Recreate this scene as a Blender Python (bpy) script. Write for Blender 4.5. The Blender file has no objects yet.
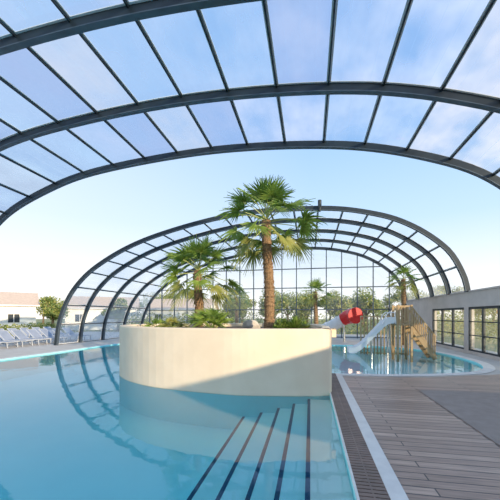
import bpy, math, random
from mathutils import Vector, Matrix
R = random.Random(7)
scene = bpy.context.scene
scene.view_settings.view_transform = 'Standard'
scene.view_settings.look = 'None'
scene.view_settings.exposure = 0.2

# ---------------------------------------------------------------- materials
def newmat(name):
    m = bpy.data.materials.new(name); m.use_nodes = True
    nt = m.node_tree; nt.nodes.clear()
    out = nt.nodes.new('ShaderNodeOutputMaterial')
    return m, nt, out
def coord(nt, scale=(1,1,1)):
    g = nt.nodes.new('ShaderNodeNewGeometry')
    mp = nt.nodes.new('ShaderNodeMapping'); mp.inputs['Scale'].default_value = scale
    nt.links.new(g.outputs['Position'], mp.inputs['Vector'])
    return mp.outputs['Vector']
def pmat(name, c1, c2=None, scale=3.0, rough=0.6, metal=0.0, bump=0.0, stretch=(1,1,1), detail=4, spec=0.5, trans=0.0):
    m, nt, out = newmat(name)
    b = nt.nodes.new('ShaderNodeBsdfPrincipled')
    b.inputs['Roughness'].default_value = rough
    b.inputs['Metallic'].default_value = metal
    b.inputs['Specular IOR Level'].default_value = spec
    if c2 is None: c2 = tuple(x*0.88 for x in c1)
    n = nt.nodes.new('ShaderNodeTexNoise'); n.inputs['Scale'].default_value = scale; n.inputs['Detail'].default_value = detail
    nt.links.new(coord(nt, stretch), n.inputs['Vector'])
    r = nt.nodes.new('ShaderNodeValToRGB')
    r.color_ramp.elements[0].position = 0.35; r.color_ramp.elements[1].position = 0.65
    r.color_ramp.elements[0].color = (*c2, 1); r.color_ramp.elements[1].color = (*c1, 1)
    nt.links.new(n.outputs['Fac'], r.inputs['Fac'])
    nt.links.new(r.outputs['Color'], b.inputs['Base Color'])
    if bump:
        bp = nt.nodes.new('ShaderNodeBump'); bp.inputs['Strength'].default_value = bump; bp.inputs['Distance'].default_value = 0.03
        nt.links.new(n.outputs['Fac'], bp.inputs['Height']); nt.links.new(bp.outputs['Normal'], b.inputs['Normal'])
    if trans:
        t = nt.nodes.new('ShaderNodeBsdfTranslucent'); nt.links.new(r.outputs['Color'], t.inputs['Color'])
        mx = nt.nodes.new('ShaderNodeMixShader'); mx.inputs[0].default_value = trans
        nt.links.new(b.outputs[0], mx.inputs[1]); nt.links.new(t.outputs[0], mx.inputs[2])
        nt.links.new(mx.outputs[0], out.inputs[0])
    else:
        nt.links.new(b.outputs[0], out.inputs[0])
    return m
def sheetmat(name, tcol, dcol, fdiff, fgloss=0.08, rough=0.05, scale=0.5, amp=0.25):
    """polycarbonate / glass sheet: transparent + translucent + gloss"""
    m, nt, out = newmat(name)
    t = nt.nodes.new('ShaderNodeBsdfTransparent'); t.inputs[0].default_value = (*tcol, 1)
    d = nt.nodes.new('ShaderNodeBsdfTranslucent'); d.inputs[0].default_value = (*dcol, 1)
    g = nt.nodes.new('ShaderNodeBsdfGlossy'); g.inputs['Roughness'].default_value = rough
    n = nt.nodes.new('ShaderNodeTexNoise'); n.inputs['Scale'].default_value = scale; n.inputs['Detail'].default_value = 3
    nt.links.new(coord(nt, (1, 0.6, 1)), n.inputs['Vector'])
    mr = nt.nodes.new('ShaderNodeMapRange')
    mr.inputs['From Min'].default_value = 0.32; mr.inputs['From Max'].default_value = 0.68
    mr.inputs['To Min'].default_value = max(0, fdiff-amp); mr.inputs['To Max'].default_value = min(1, fdiff+amp)
    nt.links.new(n.outputs['Fac'], mr.inputs['Value'])
    m1 = nt.nodes.new('ShaderNodeMixShader'); m2 = nt.nodes.new('ShaderNodeMixShader')
    nt.links.new(mr.outputs[0], m1.inputs[0]); nt.links.new(t.outputs[0], m1.inputs[1]); nt.links.new(d.outputs[0], m1.inputs[2])
    m2.inputs[0].default_value = fgloss
    nt.links.new(m1.outputs[0], m2.inputs[1]); nt.links.new(g.outputs[0], m2.inputs[2])
    nt.links.new(m2.outputs[0], out.inputs[0])
    return m

M_alu = pmat('dark_aluminium', (0.026,0.040,0.052), (0.019,0.030,0.042), rough=0.45, metal=0.2)
M_alu2 = pmat('grey_aluminium', (0.12,0.15,0.18), (0.09,0.12,0.15), rough=0.4, metal=0.4)
M_white = pmat('white_profile', (0.8,0.8,0.8), (0.72,0.73,0.75), rough=0.4)
PAN = [sheetmat('polycarbonate_a', (0.70,0.81,0.90), (0.62,0.70,0.80), 0.38, 0.06, amp=0.34, scale=0.8),
       sheetmat('polycarbonate_b', (0.62,0.72,0.85), (0.52,0.58,0.72), 0.46, 0.06, amp=0.34, scale=0.8),
       sheetmat('polycarbonate_c', (0.76,0.82,0.88), (0.84,0.79,0.76), 0.42, 0.06, amp=0.36, scale=0.8),
       sheetmat('polycarbonate_d', (0.66,0.77,0.88), (0.70,0.74,0.82), 0.46, 0.06, amp=0.36, scale=0.8)]
M_clear = sheetmat('clear_sheet', (0.88,0.93,0.97), (0.78,0.83,0.90), 0.25, 0.06, amp=0.18)
M_gable = sheetmat('gable_sheet', (0.95,0.97,0.98), (0.85,0.9,0.95), 0.06, 0.05, amp=0.04)
M_glass = sheetmat('window_glass', (0.90,0.92,0.90), (0.9,0.85,0.7), 0.12, 0.12, rough=0.01, amp=0.06)
M_render = pmat('cream_render', (0.80,0.67,0.50), (0.75,0.62,0.455), scale=2.0, rough=0.85, bump=0.15, detail=8)
M_conc = pmat('pale_concrete', (0.62,0.56,0.51), (0.53,0.48,0.44), scale=1.5, rough=0.85, detail=8)
M_stone = pmat('pale_paving', (0.62,0.57,0.50), (0.54,0.49,0.43), scale=2.5, rough=0.75, detail=8)
M_coping = pmat('white_coping', (0.80,0.75,0.68), (0.72,0.67,0.61), scale=6, rough=0.5)
M_slab = pmat('grey_slab', (0.33,0.27,0.23), (0.28,0.228,0.195), scale=5, rough=0.8, detail=10)
M_grate = pmat('grate_slat', (0.26,0.17,0.13), (0.18,0.12,0.09), rough=0.5)
M_soil = pmat('bark_mulch', (0.16,0.10,0.06), (0.07,0.045,0.03), scale=14, rough=0.95, bump=1)
M_grass = pmat('grass', (0.20,0.24,0.09), (0.32,0.30,0.14), scale=0.6, rough=0.95, detail=8)
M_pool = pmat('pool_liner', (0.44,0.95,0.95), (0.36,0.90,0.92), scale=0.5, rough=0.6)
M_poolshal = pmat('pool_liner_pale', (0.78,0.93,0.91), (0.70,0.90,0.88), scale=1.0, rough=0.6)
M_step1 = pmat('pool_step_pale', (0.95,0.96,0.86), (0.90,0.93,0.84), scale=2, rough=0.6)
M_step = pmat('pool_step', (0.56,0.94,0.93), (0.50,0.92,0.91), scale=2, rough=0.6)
M_nose = pmat('step_nosing', (0.008,0.07,0.16), rough=0.5)
M_trunk = pmat('palm_trunk_fibre', (0.36,0.23,0.12), (0.15,0.09,0.05), scale=18, rough=0.95, bump=1, stretch=(1,1,2.5))
M_fibre = pmat('palm_fibre_hair', (0.42,0.27,0.14), (0.24,0.15,0.08), scale=10, rough=0.9)
M_frond = pmat('palm_frond', (0.30,0.42,0.07), (0.16,0.27,0.05), scale=3, rough=0.42, trans=0.4)
M_frond2 = pmat('palm_frond_old', (0.46,0.45,0.13), (0.28,0.33,0.08), scale=3, rough=0.5, trans=0.4)
M_pet = pmat('petiole', (0.38,0.42,0.13), rough=0.5)
M_leafA = pmat('leaf_olive', (0.20,0.26,0.06), (0.10,0.16,0.035), scale=1.2, rough=0.6, trans=0.3)
M_leafB = pmat('leaf_yellow', (0.44,0.42,0.12), (0.24,0.27,0.07), scale=1.2, rough=0.6, trans=0.3)
M_bark = pmat('bark', (0.16,0.11,0.07), rough=0.9)
M_red = pmat('red_fibreglass', (0.72,0.02,0.025), (0.65,0.02,0.02), rough=0.25)
M_wslide = pmat('white_fibreglass', (0.86,0.86,0.85), (0.82,0.82,0.82), rough=0.25)
M_steel = pmat('stainless', (0.7,0.7,0.7), rough=0.2, metal=1)
M_wood = pmat('timber', (0.52,0.37,0.20), (0.40,0.27,0.14), scale=6, rough=0.7, stretch=(1,1,0.2))
M_sling = pmat('lounger_sling', (0.30,0.34,0.42), (0.25,0.29,0.36), rough=0.7)
M_lframe = pmat('lounger_frame', (0.50,0.53,0.58), (0.45,0.48,0.52), rough=0.4)
M_cabin = pmat('cabin_wall', (0.92,0.88,0.82), (0.88,0.84,0.78), rough=0.8)
M_roof = pmat('cabin_roof', (0.66,0.52,0.41), (0.58,0.45,0.35), scale=4, rough=0.8)
M_dark = pmat('dark_glass', (0.05,0.06,0.07), rough=0.1)
M_rock = pmat('rock', (0.62,0.57,0.50), (0.42,0.38,0.33), scale=4, rough=0.9, bump=0.8, detail=8)

def deckmat():
    m, nt, out = newmat('wood_decking')
    b = nt.nodes.new('ShaderNodeBsdfPrincipled'); b.inputs['Roughness'].default_value = 0.36
    br = nt.nodes.new('ShaderNodeTexBrick')
    br.inputs['Scale'].default_value = 1.0
    br.inputs['Brick Width'].default_value = 2.4; br.inputs['Row Height'].default_value = 0.145
    br.inputs['Mortar Size'].default_value = 0.008
    br.inputs['Color1'].default_value = (0.50,0.335,0.245,1); br.inputs['Color2'].default_value = (0.29,0.18,0.125,1)
    br.inputs['Mortar'].default_value = (0.07,0.045,0.035,1)
    nt.links.new(coord(nt), br.inputs['Vector'])
    n = nt.nodes.new('ShaderNodeTexNoise'); n.inputs['Scale'].default_value = 3; n.inputs['Detail'].default_value = 8
    nt.links.new(coord(nt, (0.8, 12, 1)), n.inputs['Vector'])
    mx = nt.nodes.new('ShaderNodeMixRGB'); mx.blend_type = 'OVERLAY'; mx.inputs[0].default_value = 0.7
    nt.links.new(br.outputs['Color'], mx.inputs[1]); nt.links.new(n.outputs['Fac'], mx.inputs[2])
    nt.links.new(mx.outputs[0], b.inputs['Base Color'])
    bp = nt.nodes.new('ShaderNodeBump'); bp.invert = True; bp.inputs['Strength'].default_value = 0.5; bp.inputs['Distance'].default_value = 0.01
    nt.links.new(br.outputs['Fac'], bp.inputs['Height']); nt.links.new(bp.outputs['Normal'], b.inputs['Normal'])
    nt.links.new(b.outputs[0], out.inputs[0])
    return m
M_deck = deckmat()

def watermat():
    m, nt, out = newmat('pool_water')
    t = nt.nodes.new('ShaderNodeBsdfTransparent'); t.inputs[0].default_value = (0.83,1.0,0.99,1)
    g = nt.nodes.new('ShaderNodeBsdfGlossy'); g.inputs['Roughness'].default_value = 0.012
    n = nt.nodes.new('ShaderNodeTexNoise'); n.inputs['Scale'].default_value = 1.6; n.inputs['Detail'].default_value = 3
    nt.links.new(coord(nt), n.inputs['Vector'])
    bp = nt.nodes.new('ShaderNodeBump'); bp.inputs['Strength'].default_value = 0.13; bp.inputs['Distance'].default_value = 0.03
    nt.links.new(n.outputs['Fac'], bp.inputs['Height'])
    f = nt.nodes.new('ShaderNodeFresnel'); f.inputs['IOR'].default_value = 1.42
    nt.links.new(bp.outputs['Normal'], g.inputs['Normal']); nt.links.new(bp.outputs['Normal'], f.inputs['Normal'])
    mx = nt.nodes.new('ShaderNodeMixShader')
    nt.links.new(f.outputs[0], mx.inputs[0]); nt.links.new(t.outputs[0], mx.inputs[1]); nt.links.new(g.outputs[0], mx.inputs[2])
    nt.links.new(mx.outputs[0], out.inputs[0])
    return m
M_water = watermat()

# ---------------------------------------------------------------- mesh builder
class MB:
    def __init__(s): s.v=[]; s.f=[]; s.m=[]; s.mats=[]
    def mi(s, mat):
        if mat not in s.mats: s.mats.append(mat)
        return s.mats.index(mat)
    def face(s, pts, mat):
        b=len(s.v); s.v += [tuple(p) for p in pts]; s.f.append(tuple(range(b,b+len(pts)))); s.m.append(s.mi(mat))
    def box(s, a, b, mat):
        x0,y0,z0=a; x1,y1,z1=b
        k=len(s.v)
        s.v += [(x0,y0,z0),(x1,y0,z0),(x1,y1,z0),(x0,y1,z0),(x0,y0,z1),(x1,y0,z1),(x1,y1,z1),(x0,y1,z1)]
        for f in ((0,3,2,1),(4,5,6,7),(0,1,5,4),(1,2,6,5),(2,3,7,6),(3,0,4,7)):
            s.f.append(tuple(k+i for i in f)); s.m.append(s.mi(mat))
    def beam(s, p, q, w, h, mat, up=(0,0,1)):
        p=Vector(p); q=Vector(q); d=(q-p).normalized(); up=Vector(up)
        if abs(d.dot(up))>0.98: up=Vector((1,0,0))
        sd=d.cross(up).normalized(); u=sd.cross(d).normalized()
        k=len(s.v)
        for c in (p,q):
            for a,b in ((-1,-1),(1,-1),(1,1),(-1,1)):
                s.v.append(tuple(c+sd*a*w/2+u*b*h/2))
        for f in ((0,3,2,1),(4,5,6,7),(0,1,5,4),(1,2,6,5),(2,3,7,6),(3,0,4,7)):
            s.f.append(tuple(k+i for i in f)); s.m.append(s.mi(mat))
    def tube(s, pts, rad, mat, n=12, caps=True):
        pts=[Vector(p) for p in pts]; k=len(s.v)
        if not isinstance(rad,(list,tuple)): rad=[rad]*len(pts)
        prev=None
        for i,p in enumerate(pts):
            d=(pts[min(i+1,len(pts)-1)]-pts[max(i-1,0)]).normalized()
            if prev is None:
                a=Vector((0,0,1)) if abs(d.z)<0.9 else Vector((1,0,0))
                prev=d.cross(a).normalized()
            sd=(prev-d*prev.dot(d)).normalized(); prev=sd; u=sd.cross(d)
            for j in range(n):
                t=2*math.pi*j/n
                s.v.append(tuple(p+(sd*math.cos(t)+u*math.sin(t))*rad[i]))
        for i in range(len(pts)-1):
            for j in range(n):
                s.f.append((k+i*n+j,k+i*n+(j+1)%n,k+(i+1)*n+(j+1)%n,k+(i+1)*n+j)); s.m.append(s.mi(mat))
        if caps:
            s.f.append(tuple(k+j for j in range(n))[::-1]); s.m.append(s.mi(mat))
            e=k+(len(pts)-1)*n
            s.f.append(tuple(e+j for j in range(n))); s.m.append(s.mi(mat))
    def obj(s, name, parent=None, smooth=False, loc=(0,0,0)):
        me=bpy.data.meshes.new(name); me.from_pydata(s.v,[],s.f)
        for m in s.mats: me.materials.append(m)
        me.polygons.foreach_set('material_index', s.m)
        if smooth: me.polygons.foreach_set('use_smooth',[True]*len(s.f))
        me.update()
        o=bpy.data.objects.new(name,me); scene.collection.objects.link(o); o.location=loc
        if parent: o.parent=parent
        return o
def empty(name):
    o=bpy.data.objects.new(name,None); scene.collection.objects.link(o); return o

def catmull(P, n=8, closed=False):
    out=[]; N=len(P); rng = N if closed else N-1
    for i in range(rng):
        g=lambda k: Vector(P[k%N]) if closed else Vector(P[max(0,min(N-1,k))])
        p0,p1,p2,p3=g(i-1),g(i),g(i+1),g(i+2)
        for j in range(n):
            t=j/n
            out.append(0.5*((2*p1)+(p2-p0)*t+(2*p0-5*p1+4*p2-p3)*t*t+(3*p1-p0-3*p2+p3)*t**3))
    if not closed: out.append(Vector(P[-1]))
    return out
def resample(P, n):
    L=[0]
    for a,b in zip(P,P[1:]): L.append(L[-1]+(b-a).length)
    out=[]; j=0
    for i in range(n+1):
        t=L[-1]*i/n
        while j<len(P)-2 and L[j+1]<t: j+=1
        f=(t-L[j])/max(1e-9,L[j+1]-L[j]); out.append(P[j].lerp(P[j+1],min(1,max(0,f))))
    return out
def round_poly(P, Rr, n=6):
    out=[]; N=len(P)
    for i in range(N):
        p=Vector(P[i]); a=Vector(P[i-1]); b=Vector(P[(i+1)%N])
        r=min(Rr[i],(p-a).length*0.49,(p-b).length*0.49)
        if r<=0.01: out.append(p); continue
        s=p+(a-p).normalized()*r; e=p+(b-p).normalized()*r
        for k in range(n+1):
            t=k/n; out.append(s*(1-t)**2+p*2*t*(1-t)+e*t*t)
    return out
def offset(P, d):
    """offset closed CCW polygon outward by d"""
    out=[]; N=len(P)
    for i in range(N):
        t=(P[(i+1)%N]-P[i-1]).normalized()
        out.append(P[i]+Vector((t.y,-t.x))*d)
    return out
def fill(name, loops, z, mat, parent=None):
    cu=bpy.data.curves.new(name,'CURVE'); cu.dimensions='2D'; cu.fill_mode='BOTH'
    for L in loops:
        sp=cu.splines.new('POLY'); sp.points.add(len(L)-1)
        for i,p in enumerate(L): sp.points[i].co=(p[0],p[1],0,1)
        sp.use_cyclic_u=True
    o=bpy.data.objects.new(name+'_tmp',cu); scene.collection.objects.link(o)
    dg=bpy.context.evaluated_depsgraph_get(); dg.update()
    me=bpy.data.meshes.new_from_object(o.evaluated_get(dg))
    bpy.data.objects.remove(o); me.materials.clear(); me.materials.append(mat)
    me.name=name
    n=bpy.data.objects.new(name,me); scene.collection.objects.link(n); n.location=(0,0,z)
    if parent: n.parent=parent
    return n

# ---------------------------------------------------------------- planter outline
pl=[(0.35,7.0),(0.46,7.25),(0.48,9.5),(0.1,11.2),(-1.5,11.8),(-3.8,11.5),(-5.4,10.6),(-5.95,9.4),(-5.45,8.15),(-3.95,7.1),(-1.9,6.68),(-0.6,6.78)]
po=[Vector((p.x,p.y)) for p in catmull([(x,y,0) for x,y in pl],8,True)]

# ---------------------------------------------------------------- pool + ground
pool = [(0.42,-6),(0.42,9.4),(3,9.7),(5.2,10.6),(6.0,12.4),(6.0,15.4),(5.0,17.8),(2.5,18.8),(-4,19),(-9.5,19),(-11.6,17.4),(-11.7,10),(-12.6,4),(-12.6,-6)]
rad =  [0,0.25,1.0,1.2,1.5,2,1.5,1.5,1,2,2,3,3,0]
pool = round_poly(pool, rad)
pool = [Vector((p.x,p.y)) for p in pool]
rect=lambda x0,y0,x1,y1:[(x0,y0),(x1,y0),(x1,y1),(x0,y1)]
fill('floor', [rect(-24,-9,8.6,30), pool], 0.0, M_stone)
fill('lawn', [rect(-150,-60,150,180), rect(-23.5,-8.5,8.3,29.5)], -0.03, M_grass)
ring=offset(pool,0.32)
ring=[Vector((p.x,max(p.y,-6.3))) for p in ring]
fill('pool_coping', [ring, pool], 0.012, M_coping)
dk=[(0.88,-6),(6.99,-6),(6.99,13.0),(6.5,12.0),(5.5,10.25),(3.1,9.3),(0.88,9.05)]
fill('wood_deck', [dk], 0.006, M_deck)
fill('concrete_slab', [rect(2.42,-6,6.99,7.7)], 0.014, M_slab)
PD=-0.82
b=MB()
N=len(pool)
for i in range(N):
    p=pool[i]; q=pool[(i+1)%N]
    b.face([(p.x,p.y,0.01),(q.x,q.y,0.01),(q.x,q.y,PD-0.02),(p.x,p.y,PD-0.02)], M_pool)
b.obj('pool_basin')
fill('pool_floor', [pool], PD, M_pool)
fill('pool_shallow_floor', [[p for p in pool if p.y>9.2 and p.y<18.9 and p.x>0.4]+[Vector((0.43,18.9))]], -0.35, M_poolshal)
fill('pool_water', [pool], -0.045, M_water)
# steps
b=MB()
xs=[0.42,-0.05,-0.37,-0.70,-1.07,-1.46,-1.9]
for i in range(5):
    z=-0.12-0.10*i
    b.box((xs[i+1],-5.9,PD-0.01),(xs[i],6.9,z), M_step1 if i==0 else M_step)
    b.box((xs[i+1]-0.003,-5.9,z-0.03),(xs[i+1]+0.05,6.9,z+0.006), M_nose)
b.obj('pool_steps')
# drainage grate + white strip
b=MB()
b.box((0.42,-5.9,0.012),(0.445,9.3,0.028),M_coping)
b.box((0.445,-5.9,0.013),(0.72,9.3,0.015),M_dark)
y=-1.0
while y<9.3:
    b.box((0.445,y,0.015),(0.72,y+0.05,0.03),M_grate); y+=0.066
b.box((0.575,-1,0.016),(0.59,9.3,0.031),M_grate)
b.obj('drain_grate')
b=MB(); b.box((0.72,-5.9,0.013),(0.88,9.2,0.034),M_coping); b.obj('trim_1')

# ---------------------------------------------------------------- planter
pi=offset(po,-0.22); pb=offset(po,-0.02); H=1.42
b=MB(); n=len(po)
prof=[(po,PD),(po,-0.06),(po,H-0.03),(pb,H-0.005),(offset(po,-0.04),H),(offset(po,-0.19),H),(pi,H-0.03),(pi,H-0.2)]
for k in range(len(prof)-1):
    A,za=prof[k]; B,zb=prof[k+1]
    for i in range(n):
        j=(i+1)%n
        b.face([(A[i].x,A[i].y,za),(A[j].x,A[j].y,za),(B[j].x,B[j].y,zb),(B[i].x,B[i].y,zb)],M_render if k else M_pool)
planter=empty('raised_planter')
b.obj('planter_wall',planter)
fill('planter_soil',[pi],H-0.12,M_soil,planter)

# ---------------------------------------------------------------- enclosure
def rib(b, P, y, w, h, mat):
    k=len(b.v); n=len(P)
    for i,p in enumerate(P):
        d=(P[min(i+1,n-1)]-P[max(i-1,0)]).normalized(); nn=Vector((-d.z,0,d.x))
        for sy,sn in ((-1,-1),(1,-1),(1,1),(-1,1)):
            b.v.append((p.x+nn.x*sn*h/2, y+sy*w/2, p.z+nn.z*sn*h/2))
    for i in range(n-1):
        for j in range(4):
            a=k+i*4+j; c=k+i*4+(j+1)%4
            b.f.append((a,c,c+4,a+4)); b.m.append(b.mi(mat))
def module(name, prof, ys, nseg, ribw, ribh, pans, pw=0.04, ph=0.07):
    root=empty(name)
    fine=resample(prof,nseg*4)
    b=MB()
    for y in ys:
        rib(b,fine,y,ribw,ribh,M_alu)
        inner=[]
        for i,p in enumerate(fine):
            d=(fine[min(i+1,len(fine)-1)]-fine[max(i-1,0)]).normalized(); nn=Vector((d.z,0,-d.x))
            inner.append(p+nn*(ribh*0.5+0.012))
        rib(b,inner,y,ribw*1.4,0.022,M_alu2)
    b.obj('ribs',root)
    b=MB(); c=MB()
    for i in range(0,nseg+1):
        p=fine[i*4]; d=(fine[min(i*4+1,len(fine)-1)]-fine[max(i*4-1,0)]).normalized(); nn=Vector((-d.z,0,d.x))
        q=p+nn*ribh*0.28
        b.beam((q.x,ys[0],q.z),(q.x,ys[-1],q.z),pw,ph,M_alu,up=nn)
        for s in (-1,1):
            r=p+nn*ribh*0.42+d*s*(pw*0.5+0.02)
            c.beam((r.x,ys[0],r.z),(r.x,ys[-1],r.z),0.035,0.015,M_white,up=nn)
    off=[]
    for i,p in enumerate(fine):
        d=(fine[min(i+1,len(fine)-1)]-fine[max(i-1,0)]).normalized(); nn=Vector((-d.z,0,d.x)); off.append(p+nn*ribh*0.42)
    for y in ys[1:-1]:
        for s in (-1,1): rib(c,off,y+s*(ribw*0.5+0.03),0.05,0.015,M_white)
    b.obj('purlins',root); c.obj('glazing_seals',root)
    b=MB()
    for a,e in zip(ys,ys[1:]):
        for s in range(nseg):
            mat=R.choice(pans)
            for i in range(s*4,s*4+4):
                p,q=fine[i],fine[i+1]; d=(q-p).normalized(); nn=Vector((-d.z,0,d.x))*ribh*0.45
                b.face([(p.x+nn.x,a,p.z+nn.z),(q.x+nn.x,a,q.z+nn.z),(q.x+nn.x,e,q.z+nn.z),(p.x+nn.x,e,p.z+nn.z)],mat)
    b.obj('roof_panels',root)
    return root,fine
near=catmull([(x,0,z) for x,z in [(-15.7,0),(-15.6,2),(-15.0,4.2),(-13.5,6.0),(-11.2,7.1),(-8.5,7.75),(-3.7,8.08),(0.9,7.8),(4.0,7.05),(6.0,6.05),(7.55,4.3),(8.05,2),(8.15,0)]],12)
module('telescopic_enclosure',near,[3.2,5.9,8.6,11.4],24,0.11,0.22,PAN)
far=catmull([(x,0,z) for x,z in [(-14.5,0),(-14.2,1.6),(-13.3,3.25),(-11.6,4.65),(-8.6,5.95),(-3.9,6.92),(0.4,6.98),(3.0,6.55),(4.7,5.85),(6.1,4.75),(6.75,3.6),(6.95,2.8)]],12)
root,fine=module('telescopic_enclosure',far,[15.5,17.4,19.6,22.0,24.6],22,0.10,0.19,[M_clear],0.035,0.05)
def zat(x):
    for p,q in zip(fine,fine[1:]):
        if p.x<=x<=q.x or q.x<=x<=p.x:
            t=(x-p.x)/(q.x-p.x) if abs(q.x-p.x)>1e-6 else 0
            return p.z+(q.z-p.z)*t
    return 0
b=MB(); g=MB(); GY=24.6
x=-13.6
xs2=[]
while x<6.9: xs2.append(x); x+=1.14
for x in xs2: b.box((x-0.035,GY-0.05,0),(x+0.035,GY+0.05,zat(x)),M_alu2)
for z in (0.08,2.2,3.9,5.4):
    xl=min(p.x for p in fine if p.z>=z); xr=max(p.x for p in fine if p.z>=z)
    if z<2.8: xr=6.95
    b.box((xl,GY-0.04,z-0.035),(xr,GY+0.04,z+0.035),M_alu2)
b.obj('gable_frame',root)
g.face([(p.x,GY,p.z) for p in fine]+[(6.95,GY,0)],M_gable)
g.obj('gable_glazing',root)
b=MB(); b.tube([(0.45,15.35,6.75),(0.45,15.35,7.0),(0.45,15.35,7.3)],[0.05,0.09,0.09],M_alu,12); b.box((0.38,15.25,6.95),(0.52,15.5,7.1),M_alu)
b.obj('spotlight')

# ---------------------------------------------------------------- right wall with windows
b=MB(); X0,X1=7.0,7.25
b.box((X0,-14,0),(X1,10.0,2.8),M_conc)
b.box((X0,10.0,0),(X1,19.8,0.15),M_conc)
b.box((X0,10.0,2.1),(X1,19.8,2.8),M_conc)
b.box((X0,15.6,0.15),(X1,16.0,2.1),M_conc)
b.box((X0,19.8,0),(X1,24.8,2.8),M_conc)
b.box((X0-0.05,-14,2.78),(X1+0.05,24.8,2.84),M_conc)
b.obj('wall_right')
for wi,(ya,yb,nn) in enumerate(((10.0,15.6,5),(16.0,19.8,3))):
    w=empty('window_%d'%(wi+1)); b=MB(); g=MB()
    for k in range(nn+1):
        y=ya+(yb-ya)*k/nn
        b.box((X0+0.02,max(ya,y-0.05),0.15),(X0+0.12,min(yb,y+0.05),2.1),M_alu)
    for z in (0.17,0.85,1.45,2.05):
        hh=0.05 if z in (0.17,2.05) else 0.02
        b.box((X0+0.03,ya,z-hh),(X0+0.11,yb,z+hh),M_alu)
    b.obj('frame',w); g.face([(X0+0.07,ya,0.15),(X0+0.07,yb,0.15),(X0+0.07,yb,2.1),(X0+0.07,ya,2.1)],M_glass); g.obj('glass',w)

# ---------------------------------------------------------------- palms
def fan(b, base, az, el, plen, fr, mat, nb=26, droop=0.35):
    d=Vector((math.cos(az)*math.cos(el),math.sin(az)*math.cos(el),math.sin(el)))
    pts=[]; p=Vector(base)
    for i in range(6):
        t=i/5; pts.append(p+d*plen*t+Vector((0,0,-1))*plen*0.18*t*t)
    b.tube(pts,[0.018,0.014,0.012,0.011,0.010,0.009],M_pet,5,False)
    hub=pts[-1]; D=(pts[-1]-pts[-2]).normalized()
    S=D.cross(Vector((0,0,1)))
    S = S.normalized() if S.length>0.05 else Vector((1,0,0))
    Nn=S.cross(D).normalized()
    tw=R.uniform(-0.7,0.7); S,Nn=(S*math.cos(tw)+Nn*math.sin(tw)),(Nn*math.cos(tw)-S*math.sin(tw))
    A=math.radians(112)
    for k in range(nb):
        a=-A+2*A*k/(nb-1)+R.uniform(-0.05,0.05)
        dr=(D*math.cos(a)+S*math.sin(a)); sd=(S*math.cos(a)-D*math.sin(a))
        L=fr*(1-0.30*(abs(a)/A)**1.5)*R.uniform(0.85,1.08); w=fr*0.038
        fold=Nn*0.10*fr*abs(math.sin(a))
        prev=None
        dd=droop*R.uniform(0.5,1.6)
        for t,ww in ((0.03,0.35),(0.35,1.0),(0.62,0.85),(0.85,0.4),(1.0,0.05)):
            c=hub+dr*L*t+fold*t+Vector((0,0,-1))*L*dd*max(0,t-0.35)**1.6*1.6
            e=Nn*0.012
            pr=(c-sd*w*ww, c+e, c+sd*w*ww)
            if prev:
                b.face([prev[0],prev[1],pr[1],pr[0]],mat); b.face([prev[1],prev[2],pr[2],pr[1]],mat)
            prev=pr
def fan_palm(name, x, y, z0, z1, lean=(0,0), nf=38, plen=0.75, fr=0.7, r=0.14, old=0.2, seed=1, nb=26, elmin=-38):
    R.seed(seed)
    root=empty(name); b=MB()
    n=int((z1-z0)/0.05)+2
    base=Vector((x,y,z0)); top=Vector((x+lean[0],y+lean[1],z1))
    pts=[];rr=[]
    for i in range(n):
        t=i/(n-1); p=base.lerp(top,t)+Vector((0.03*math.sin(t*5),0,0)); pts.append(p)
        rr.append(r*(1.1-0.15*t)*(1+0.10*math.sin(i*2.4)+R.uniform(-0.07,0.07)))
    b.tube(pts,rr,M_trunk,14)
    for i in range(int(300*(z1-z0))):
        t=R.random(); p=pts[int(t*(n-1))]; a=R.uniform(0,6.283); rd=rr[int(t*(n-1))]
        o=Vector((math.cos(a),math.sin(a),0)); q=p+o*rd*0.95
        tip=q+o*R.uniform(0.01,0.06)+Vector((0,0,R.choice((-1,-1,1))*R.uniform(0.05,0.13)))
        sd=Vector((-o.y,o.x,0))*0.008
        b.face([q-sd,q+sd,tip],M_fibre)
    b.obj('trunk',root)
    b=MB()
    for i in range(nf):
        f=i/(nf-1)
        el=math.radians(80-(80-elmin)*f)+R.uniform(-0.13,0.13)
        az=i*2.39996+R.uniform(-0.2,0.2)
        mat = M_frond2 if (f>1-old) else M_frond
        base=top+Vector((0,0,0.12-0.30*f))
        pf=0.72 if f<0.25 else 1.0
        if f>0.85: pf=0.8
        fan(b,base,az,el,plen*pf*R.uniform(0.8,1.15),fr*R.uniform(0.85,1.08),mat,nb,0.12+0.3*f)
    b.obj('fronds',root)
    return root
fan_palm('fan_palm',-1.12,8.5,1.3,4.34,(-0.05,0),36,0.95,0.60,0.13,0.2,17,26,-38)
fan_palm('fan_palm',-3.4,9.1,1.3,3.1,(0.0,0),30,0.88,0.60,0.13,0.2,15,26,-30)
fan_palm('fan_palm',0.35,20.4,0,3.25,(0,0),22,0.68,0.55,0.13,0.3,8,16,-35)
fan_palm('fan_palm',5.35,19.4,0,3.85,(0,0),22,0.62,0.55,0.13,0.3,9,16,-35)
fan_palm('fan_palm',-6.6,27.5,0,3.4,(0,0),24,0.8,0.8,0.16,0.3,12,16)
def dwarf(name,x,y,z,nf,plen,fr,seed,mat=M_frond):
    R.seed(seed); b=MB()
    for i in range(nf):
        fan(b,(x+R.uniform(-.08,.08),y+R.uniform(-.08,.08),z),i*2.4,math.radians(R.uniform(15,80)),plen*R.uniform(.6,1.2),fr*R.uniform(.8,1.1),mat,18,0.3)
    return b.obj(name)
dwarf('dwarf_fan_palm',-2.6,8.0,H-0.12,18,0.52,0.40,21)
dwarf('dwarf_fan_palm',-3.9,8.3,H-0.12,9,0.28,0.28,22,M_frond2)
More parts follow.
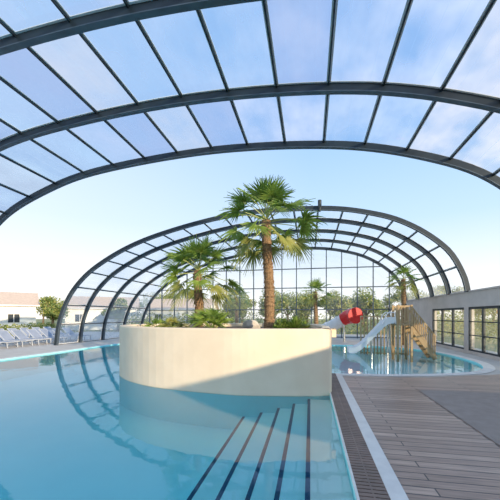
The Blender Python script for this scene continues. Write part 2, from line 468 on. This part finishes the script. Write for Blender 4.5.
dwarf('dwarf_fan_palm',-4.6,8.9,H-0.12,10,0.3,0.28,24)
def leafmass(b, c, rx, ry, rz, n, size, mats):
    for i in range(n):
        while True:
            p=Vector((R.uniform(-1,1),R.uniform(-1,1),R.uniform(-1,1)))
            if 0.35<p.length<1: break
        q=Vector((c[0]+p.x*rx,c[1]+p.y*ry,c[2]+p.z*rz))
        u=Vector((R.gauss(0,1),R.gauss(0,1),R.gauss(0,1))).normalized(); v=u.orthogonal().normalized()
        s=size*R.uniform(0.6,1.3)
        b.face([q-u*s,q+v*s*0.45,q+u*s,q-v*s*0.45],R.choice(mats))
def strappy(name,x,y,z,n,L,seed,mats):
    R.seed(seed); b=MB()
    for i in range(n):
        a=R.uniform(0,6.283); el=R.uniform(0.5,1.45); l=L*R.uniform(.6,1.1)
        d=Vector((math.cos(a)*math.cos(el),math.sin(a)*math.cos(el),math.sin(el))); s=Vector((-math.sin(a),math.cos(a),0))*0.022
        m=R.choice(mats); prev=None
        for t,w in ((0,1),(.35,1.1),(.7,.8),(1,.08)):
            c=Vector((x,y,z))+d*l*t-Vector((0,0,1))*l*0.35*t*t
            if prev: b.face([prev[0],prev[1],c+s*w,c-s*w],m)
            prev=(c-s*w,c+s*w)
    return b.obj(name)
strappy('strappy_shrub',-0.38,7.95,H-0.12,190,0.62,41,[M_frond,M_leafA])
strappy('strappy_shrub',-0.15,9.2,H-0.12,90,0.45,42,[M_frond,M_leafB])
R.seed(31)
b=MB(); leafmass(b,(-0.72,8.0,H+0.02),0.22,0.2,0.2,600,0.04,[M_leafA,M_frond])
for k in range(6): b.tube([(-0.72,8.0,H-0.12),(-0.72+R.uniform(-.15,.15),8.0+R.uniform(-.15,.15),H+0.1)],0.01,M_bark,5)
b.obj('shrub')
def rock(name,c,r,seed):
    import bmesh
    R.seed(seed); bm=bmesh.new(); bmesh.ops.create_icosphere(bm,subdivisions=3,radius=1)
    k=[(Vector((R.gauss(0,1),R.gauss(0,1),R.gauss(0,1))).normalized(),R.uniform(0.65,0.9)) for _ in range(16)]
    for v in bm.verts:
        for d,l in k:
            e=v.co.dot(d)-l
            if e>0: v.co-=d*e
        v.co=Vector((v.co.x*r[0],v.co.y*r[1],v.co.z*r[2]))
    me=bpy.data.meshes.new(name); bm.to_mesh(me); bm.free(); me.materials.append(M_rock)
    o=bpy.data.objects.new(name,me); scene.collection.objects.link(o); o.location=c; return o
rock('rock',(-1.75,9.3,H-0.02),(0.30,0.22,0.2),1)
rock('rock',(-1.3,9.6,H-0.04),(0.2,0.18,0.16),2)

# ---------------------------------------------------------------- kids slide + timber tower
sl=empty('water_slide'); b=MB()
prof2=catmull([(1.75,15.2,0.02),(2.05,15.2,0.04),(2.45,15.2,0.34),(3.0,15.2,0.95),(3.4,15.2,1.34),(3.72,15.2,1.42)],6)
for i in range(len(prof2)-1):
    p,q=prof2[i],prof2[i+1]
    sec=[(-0.36,0.24),(-0.32,0.24),(-0.29,0.02),(-0.14,-0.02),(0.14,-0.02),(0.29,0.02),(0.32,0.24),(0.36,0.24),(0.34,-0.04),(0.14,-0.07),(-0.14,-0.07),(-0.34,-0.04)]
    for k in range(len(sec)):
        a,c=sec[k],sec[(k+1)%len(sec)]
        b.face([(p.x,p.y+a[0],p.z+a[1]),(p.x,p.y+c[0],p.z+c[1]),(q.x,q.y+c[0],q.z+c[1]),(q.x,q.y+a[0],q.z+a[1])],M_wslide)
b.obj('chute',sl)
b=MB()
for s in (-0.36,0.36):
    b.tube([(3.2,15.2+s,1.3),(3.35,15.2+s,1.75),(3.5,15.2+s,1.88),(3.72,15.2+s,1.85),(3.76,15.2+s,1.35)],0.025,M_wslide,8)
b.tube([(2.8,15.2,0.7),(2.8,15.2,-0.34)],0.04,M_steel,8)
b.tube([(3.55,14.95,1.3),(3.55,14.95,-0.34)],0.04,M_steel,8)
b.tube([(3.55,15.45,1.3),(3.55,15.45,-0.34)],0.04,M_steel,8)
b.obj('handrails',sl)
tw=empty('timber_play_tower'); b=MB()
b.box((3.8,14.8,1.28),(4.45,15.7,1.36),M_wood)
for x_ in (3.84,4.41):
    for y_ in (14.84,15.66): b.box((x_-0.045,y_-0.045,-0.34),(x_+0.045,y_+0.045,2.2),M_wood)
def slats(p,q,zlo,zhi,step=0.13,w=0.022):
    p=Vector(p);q=Vector(q);L=(q-p).length;n=int(L/step)
    for i in range(n+1):
        c=p.lerp(q,i/n); b.box((c.x-w,c.y-0.02,c.z+zlo),(c.x+w,c.y+0.02,c.z+zhi),M_wood)
    for zz in (zlo+0.08,zhi-0.02): b.beam(p+Vector((0,0,zz)),q+Vector((0,0,zz)),0.05,0.06,M_wood)
slats((3.84,15.66,1.36),(4.41,15.66,1.36),0,0.8)
slats((3.84,14.84,1.36),(4.41,14.84,1.36),0,0.8)
for k in range(7):
    b.box((4.45+0.14*k,14.95,1.14-0.2*k),(4.62+0.14*k,15.6,1.18-0.2*k),M_wood)
for yy in (14.9,15.64):
    b.beam((4.4,yy,1.25),(5.4,yy,-0.2),0.05,0.18,M_wood)
    slats((4.45,yy,1.25),(5.38,yy,0.0),0,0.85)
b.obj('timber_frame',tw)
b=MB(); slats((2.6,17.0,-0.3),(4.9,17.0,-0.3),0,2.0,0.16,0.03); b.obj('timber_screen')

# ---------------------------------------------------------------- tube slide
ts=empty('tube_slide')
path=catmull([(-0.6,23.4,0.45),(0.4,22.4,0.62),(1.2,21.8,0.9),(1.9,21.7,1.3),(2.3,21.5,1.55)],8)
b=MB(); b.tube(path,0.38,M_wslide,20,False)
for i in (8,16,24): b.tube([path[i]-(path[i+1]-path[i]).normalized()*0.03,path[i]+(path[i+1]-path[i]).normalized()*0.03],0.43,M_wslide,20)
b.obj('white_tube',ts)
b=MB(); p=path[-1]
b.tube([p-Vector((0.15,-0.05,0.08)),p+Vector((0.1,-0.1,0.06)),p+Vector((0.35,-0.3,0.15)),p+Vector((0.5,-0.6,0.18)),p+Vector((0.56,-0.75,0.18))],[0.42,0.46,0.50,0.52,0.52],M_red,24,True)
b.obj('red_elbow',ts)
b=MB()
for i in (6,18,30): b.tube([path[i]-Vector((0,0,0.3)),(path[i].x,path[i].y,0.0)],0.07,M_steel,8)
b.obj('posts',ts)

# ---------------------------------------------------------------- loungers
def lounger_mesh():
    b=MB()
    for y_ in (-0.3,0.3):
        b.beam((-1.0,y_,0.33),(0.35,y_,0.33),0.04,0.04,M_lframe)
        b.beam((0.35,y_,0.33),(0.95,y_,0.85),0.04,0.04,M_lframe)
        for x_ in (-0.85,0.3): b.beam((x_,y_,0.33),(x_-0.05,y_,0.0),0.035,0.035,M_lframe)
        b.beam((0.7,y_,0.62),(0.8,y_,0.0),0.03,0.03,M_lframe)
    b.box((-1.0,-0.28,0.335),(0.35,0.28,0.355),M_sling)
    b.face([(0.35,-0.28,0.35),(0.35,0.28,0.35),(0.95,0.28,0.87),(0.95,-0.28,0.87)],M_sling)
    b.face([(0.35,-0.28,0.33),(0.35,0.28,0.33),(0.95,0.28,0.85),(0.95,-0.28,0.85)],M_sling)
    for x_ in (-1.0,0.35): b.beam((x_,-0.3,0.33),(x_,0.3,0.33),0.04,0.04,M_lframe)
    b.beam((0.95,-0.3,0.85),(0.95,0.3,0.85),0.04,0.04,M_lframe)
    return b
first=lounger_mesh().obj('sun_lounger')
pos=[(-16.4,11.8+0.95*k) for k in range(9)]+[(-19.2,13.0+0.95*k) for k in range(9)]
for i,(x_,y_) in enumerate(pos):
    o=first if i==0 else bpy.data.objects.new('sun_lounger',first.data)
    if i: scene.collection.objects.link(o)
    o.location=(x_,y_,0.0); o.rotation_euler=(0,0,math.pi+R.uniform(-0.06,0.06))

# ---------------------------------------------------------------- cabins
def cabin(x,y,w,d,h,rh,rot):
    root=empty('holiday_cabin'); root.location=(x,y,0); root.rotation_euler=(0,0,rot)
    b=MB(); b.box((-w/2,-d/2,-0.03),(w/2,d/2,h),M_cabin)
    for s in (-1,1):
        b.face([(s*w/2,-d/2,h),(s*w/2,d/2,h),(s*w/2,0,h+rh)],M_cabin)
    b.obj('walls',root)
    b=MB(); e=0.35
    for s in (-1,1):
        k=rh/(d/2)
        y0,z0,y1,z1=0,h+rh+0.05,s*(d/2+e),h-k*e+0.05
        for dz in (0,0.12):
            b.face([(-w/2-e,y0,z0+dz),(w/2+e,y0,z0+dz),(w/2+e,y1,z1+dz),(-w/2-e,y1,z1+dz)],M_roof)
        b.face([(-w/2-e,y1,z1),(w/2+e,y1,z1),(w/2+e,y1,z1+0.12),(-w/2-e,y1,z1+0.12)],M_white)
        for xx in (-w/2-e,w/2+e):
            b.face([(xx,y0,z0),(xx,y1,z1),(xx,y1,z1+0.12),(xx,y0,z0+0.12)],M_white)
    b.obj('roof',root)
    b=MB()
    for k in (-0.3,0.3): 
        b.box((k*w-0.5,-d/2-0.03,1.0),(k*w+0.5,-d/2+0.02,1.9),M_dark)
        b.box((k*w-0.03,-d/2-0.05,1.0),(k*w+0.03,-d/2+0.02,1.9),M_white)
    b.box((-0.45,-d/2-0.03,0.05),(0.45,-d/2+0.02,2.1),M_white)
    b.obj('openings',root)
cabin(-36,28,10,6,2.9,1.4,0.85)
cabin(-27,37,8,6,2.7,1.4,0.5)
cabin(-17,40,8,6,2.6,1.3,0.1)
cabin(-50,37,10,6,2.7,1.3,0.6)

# ---------------------------------------------------------------- trees and hedges
def tree(x,y,h,w,mats,seed,n=1600):
    R.seed(seed); root=empty('tree'); b=MB()
    b.tube([(x,y,-0.05),(x+0.1,y,h*0.35),(x,y,h*0.7)],[0.18,0.14,0.06],M_bark,8)
    for k in range(5):
        a=R.uniform(0,6.28); b.tube([(x,y,h*0.3),(x+math.cos(a)*w*0.5,y+math.sin(a)*w*0.5,h*R.uniform(.55,.8))],[0.08,0.03],M_bark,6)
    b.obj('trunk',root); b=MB()
    for k in range(9):
        c=(x+R.uniform(-.6,.6)*w,y+R.uniform(-.5,.5)*w,h*R.uniform(0.42,0.85)); s=w*R.uniform(.35,.6)
        leafmass(b,c,s,s,s*0.7,n//9,0.17,mats)
    b.obj('foliage',root)
R.seed(77)
T=[]
for i in range(26):
    x=-62+i*3.9+R.uniform(-1.2,1.2); T.append((x,R.uniform(48,60),R.uniform(4.6,7.0),R.uniform(2.2,3.2)))
T+=[(-9,35,3.8,1.8),(-4,34.5,4.3,2.0),(3.4,35,4.2,1.9),(6,36,4.4,2.0),(-22,32.5,4.0,1.6),(12,37,4.6,2),(-0.5,37,4.0,2),(-29,30.5,4.2,1.7)]
for i,(x,y,h,w) in enumerate(T): tree(x,y,h,w,[M_leafA,M_leafB] if i%3 else [M_leafB,M_leafA,M_leafA],100+i)
R.seed(5)
def hedge(x0,y0,x1,y1,h,t,mats):
    b=MB(); L=math.hypot(x1-x0,y1-y0); n=int(L/0.9)
    for k in range(n+1):
        f=k/n; c=(x0+(x1-x0)*f,y0+(y1-y0)*f,h*0.5+R.uniform(-.1,.1))
        leafmass(b,c,t,t,h*0.55,230,0.10,mats)
    b.obj('hedge')
hedge(-20,30.3,10,31,2.0,0.8,[M_leafA,M_leafB])
hedge(11.5,9,11.5,31,2.0,0.8,[M_leafB,M_leafA])
hedge(-25,12,-25,26,1.0,0.6,[M_leafA,M_leafB])

# ---------------------------------------------------------------- light and sky
w=bpy.data.worlds.new('sky'); scene.world=w; w.use_nodes=True; nt=w.node_tree; nt.nodes.clear()
out=nt.nodes.new('ShaderNodeOutputWorld'); bg=nt.nodes.new('ShaderNodeBackground')
tc=nt.nodes.new('ShaderNodeTexCoord'); sp=nt.nodes.new('ShaderNodeSeparateXYZ'); rp=nt.nodes.new('ShaderNodeValToRGB')
nt.links.new(tc.outputs['Generated'],sp.inputs[0]); nt.links.new(sp.outputs['Z'],rp.inputs[0])
E=rp.color_ramp.elements
E[0].position=0.0; E[0].color=(1.0,0.96,0.90,1); E[1].position=1.0; E[1].color=(0.26,0.45,0.80,1)
for p_,c_ in ((0.10,(0.86,0.91,0.96,1)),(0.27,(0.52,0.71,0.94,1)),(0.5,(0.34,0.55,0.88,1))):
    e=E.new(p_); e.color=c_
m1=nt.nodes.new('ShaderNodeMapRange'); m1.inputs['From Min'].default_value=0.0; m1.inputs['From Max'].default_value=-0.95
m1.inputs['To Min'].default_value=0.0; m1.inputs['To Max'].default_value=0.42
nt.links.new(sp.outputs['X'],m1.inputs['Value'])
mx=nt.nodes.new('ShaderNodeMixRGB'); mx.inputs[2].default_value=(1.0,0.985,0.95,1)
nt.links.new(m1.outputs[0],mx.inputs[0]); nt.links.new(rp.outputs[0],mx.inputs[1])
nt.links.new(mx.outputs[0],bg.inputs[0]); bg.inputs[1].default_value=1.08; nt.links.new(bg.outputs[0],out.inputs[0])
sd=bpy.data.lights.new('sun','SUN'); sd.energy=5.0; sd.color=(1.0,0.81,0.56); sd.angle=0.012
so=bpy.data.objects.new('sun',sd); scene.collection.objects.link(so); so.location=(20,-20,20)
so.rotation_euler=Vector((-1,0.8,-0.28)).to_track_quat('-Z','Y').to_euler()

# ---------------------------------------------------------------- camera
cd=bpy.data.cameras.new('camera'); cam=bpy.data.objects.new('camera',cd); scene.collection.objects.link(cam)
cam.location=(0,0,1.7); cam.rotation_euler=(math.radians(90),0,math.radians(11))
cd.sensor_width=36; cd.lens=22.3; cd.shift_y=0.132; cd.clip_end=500
scene.camera=cam
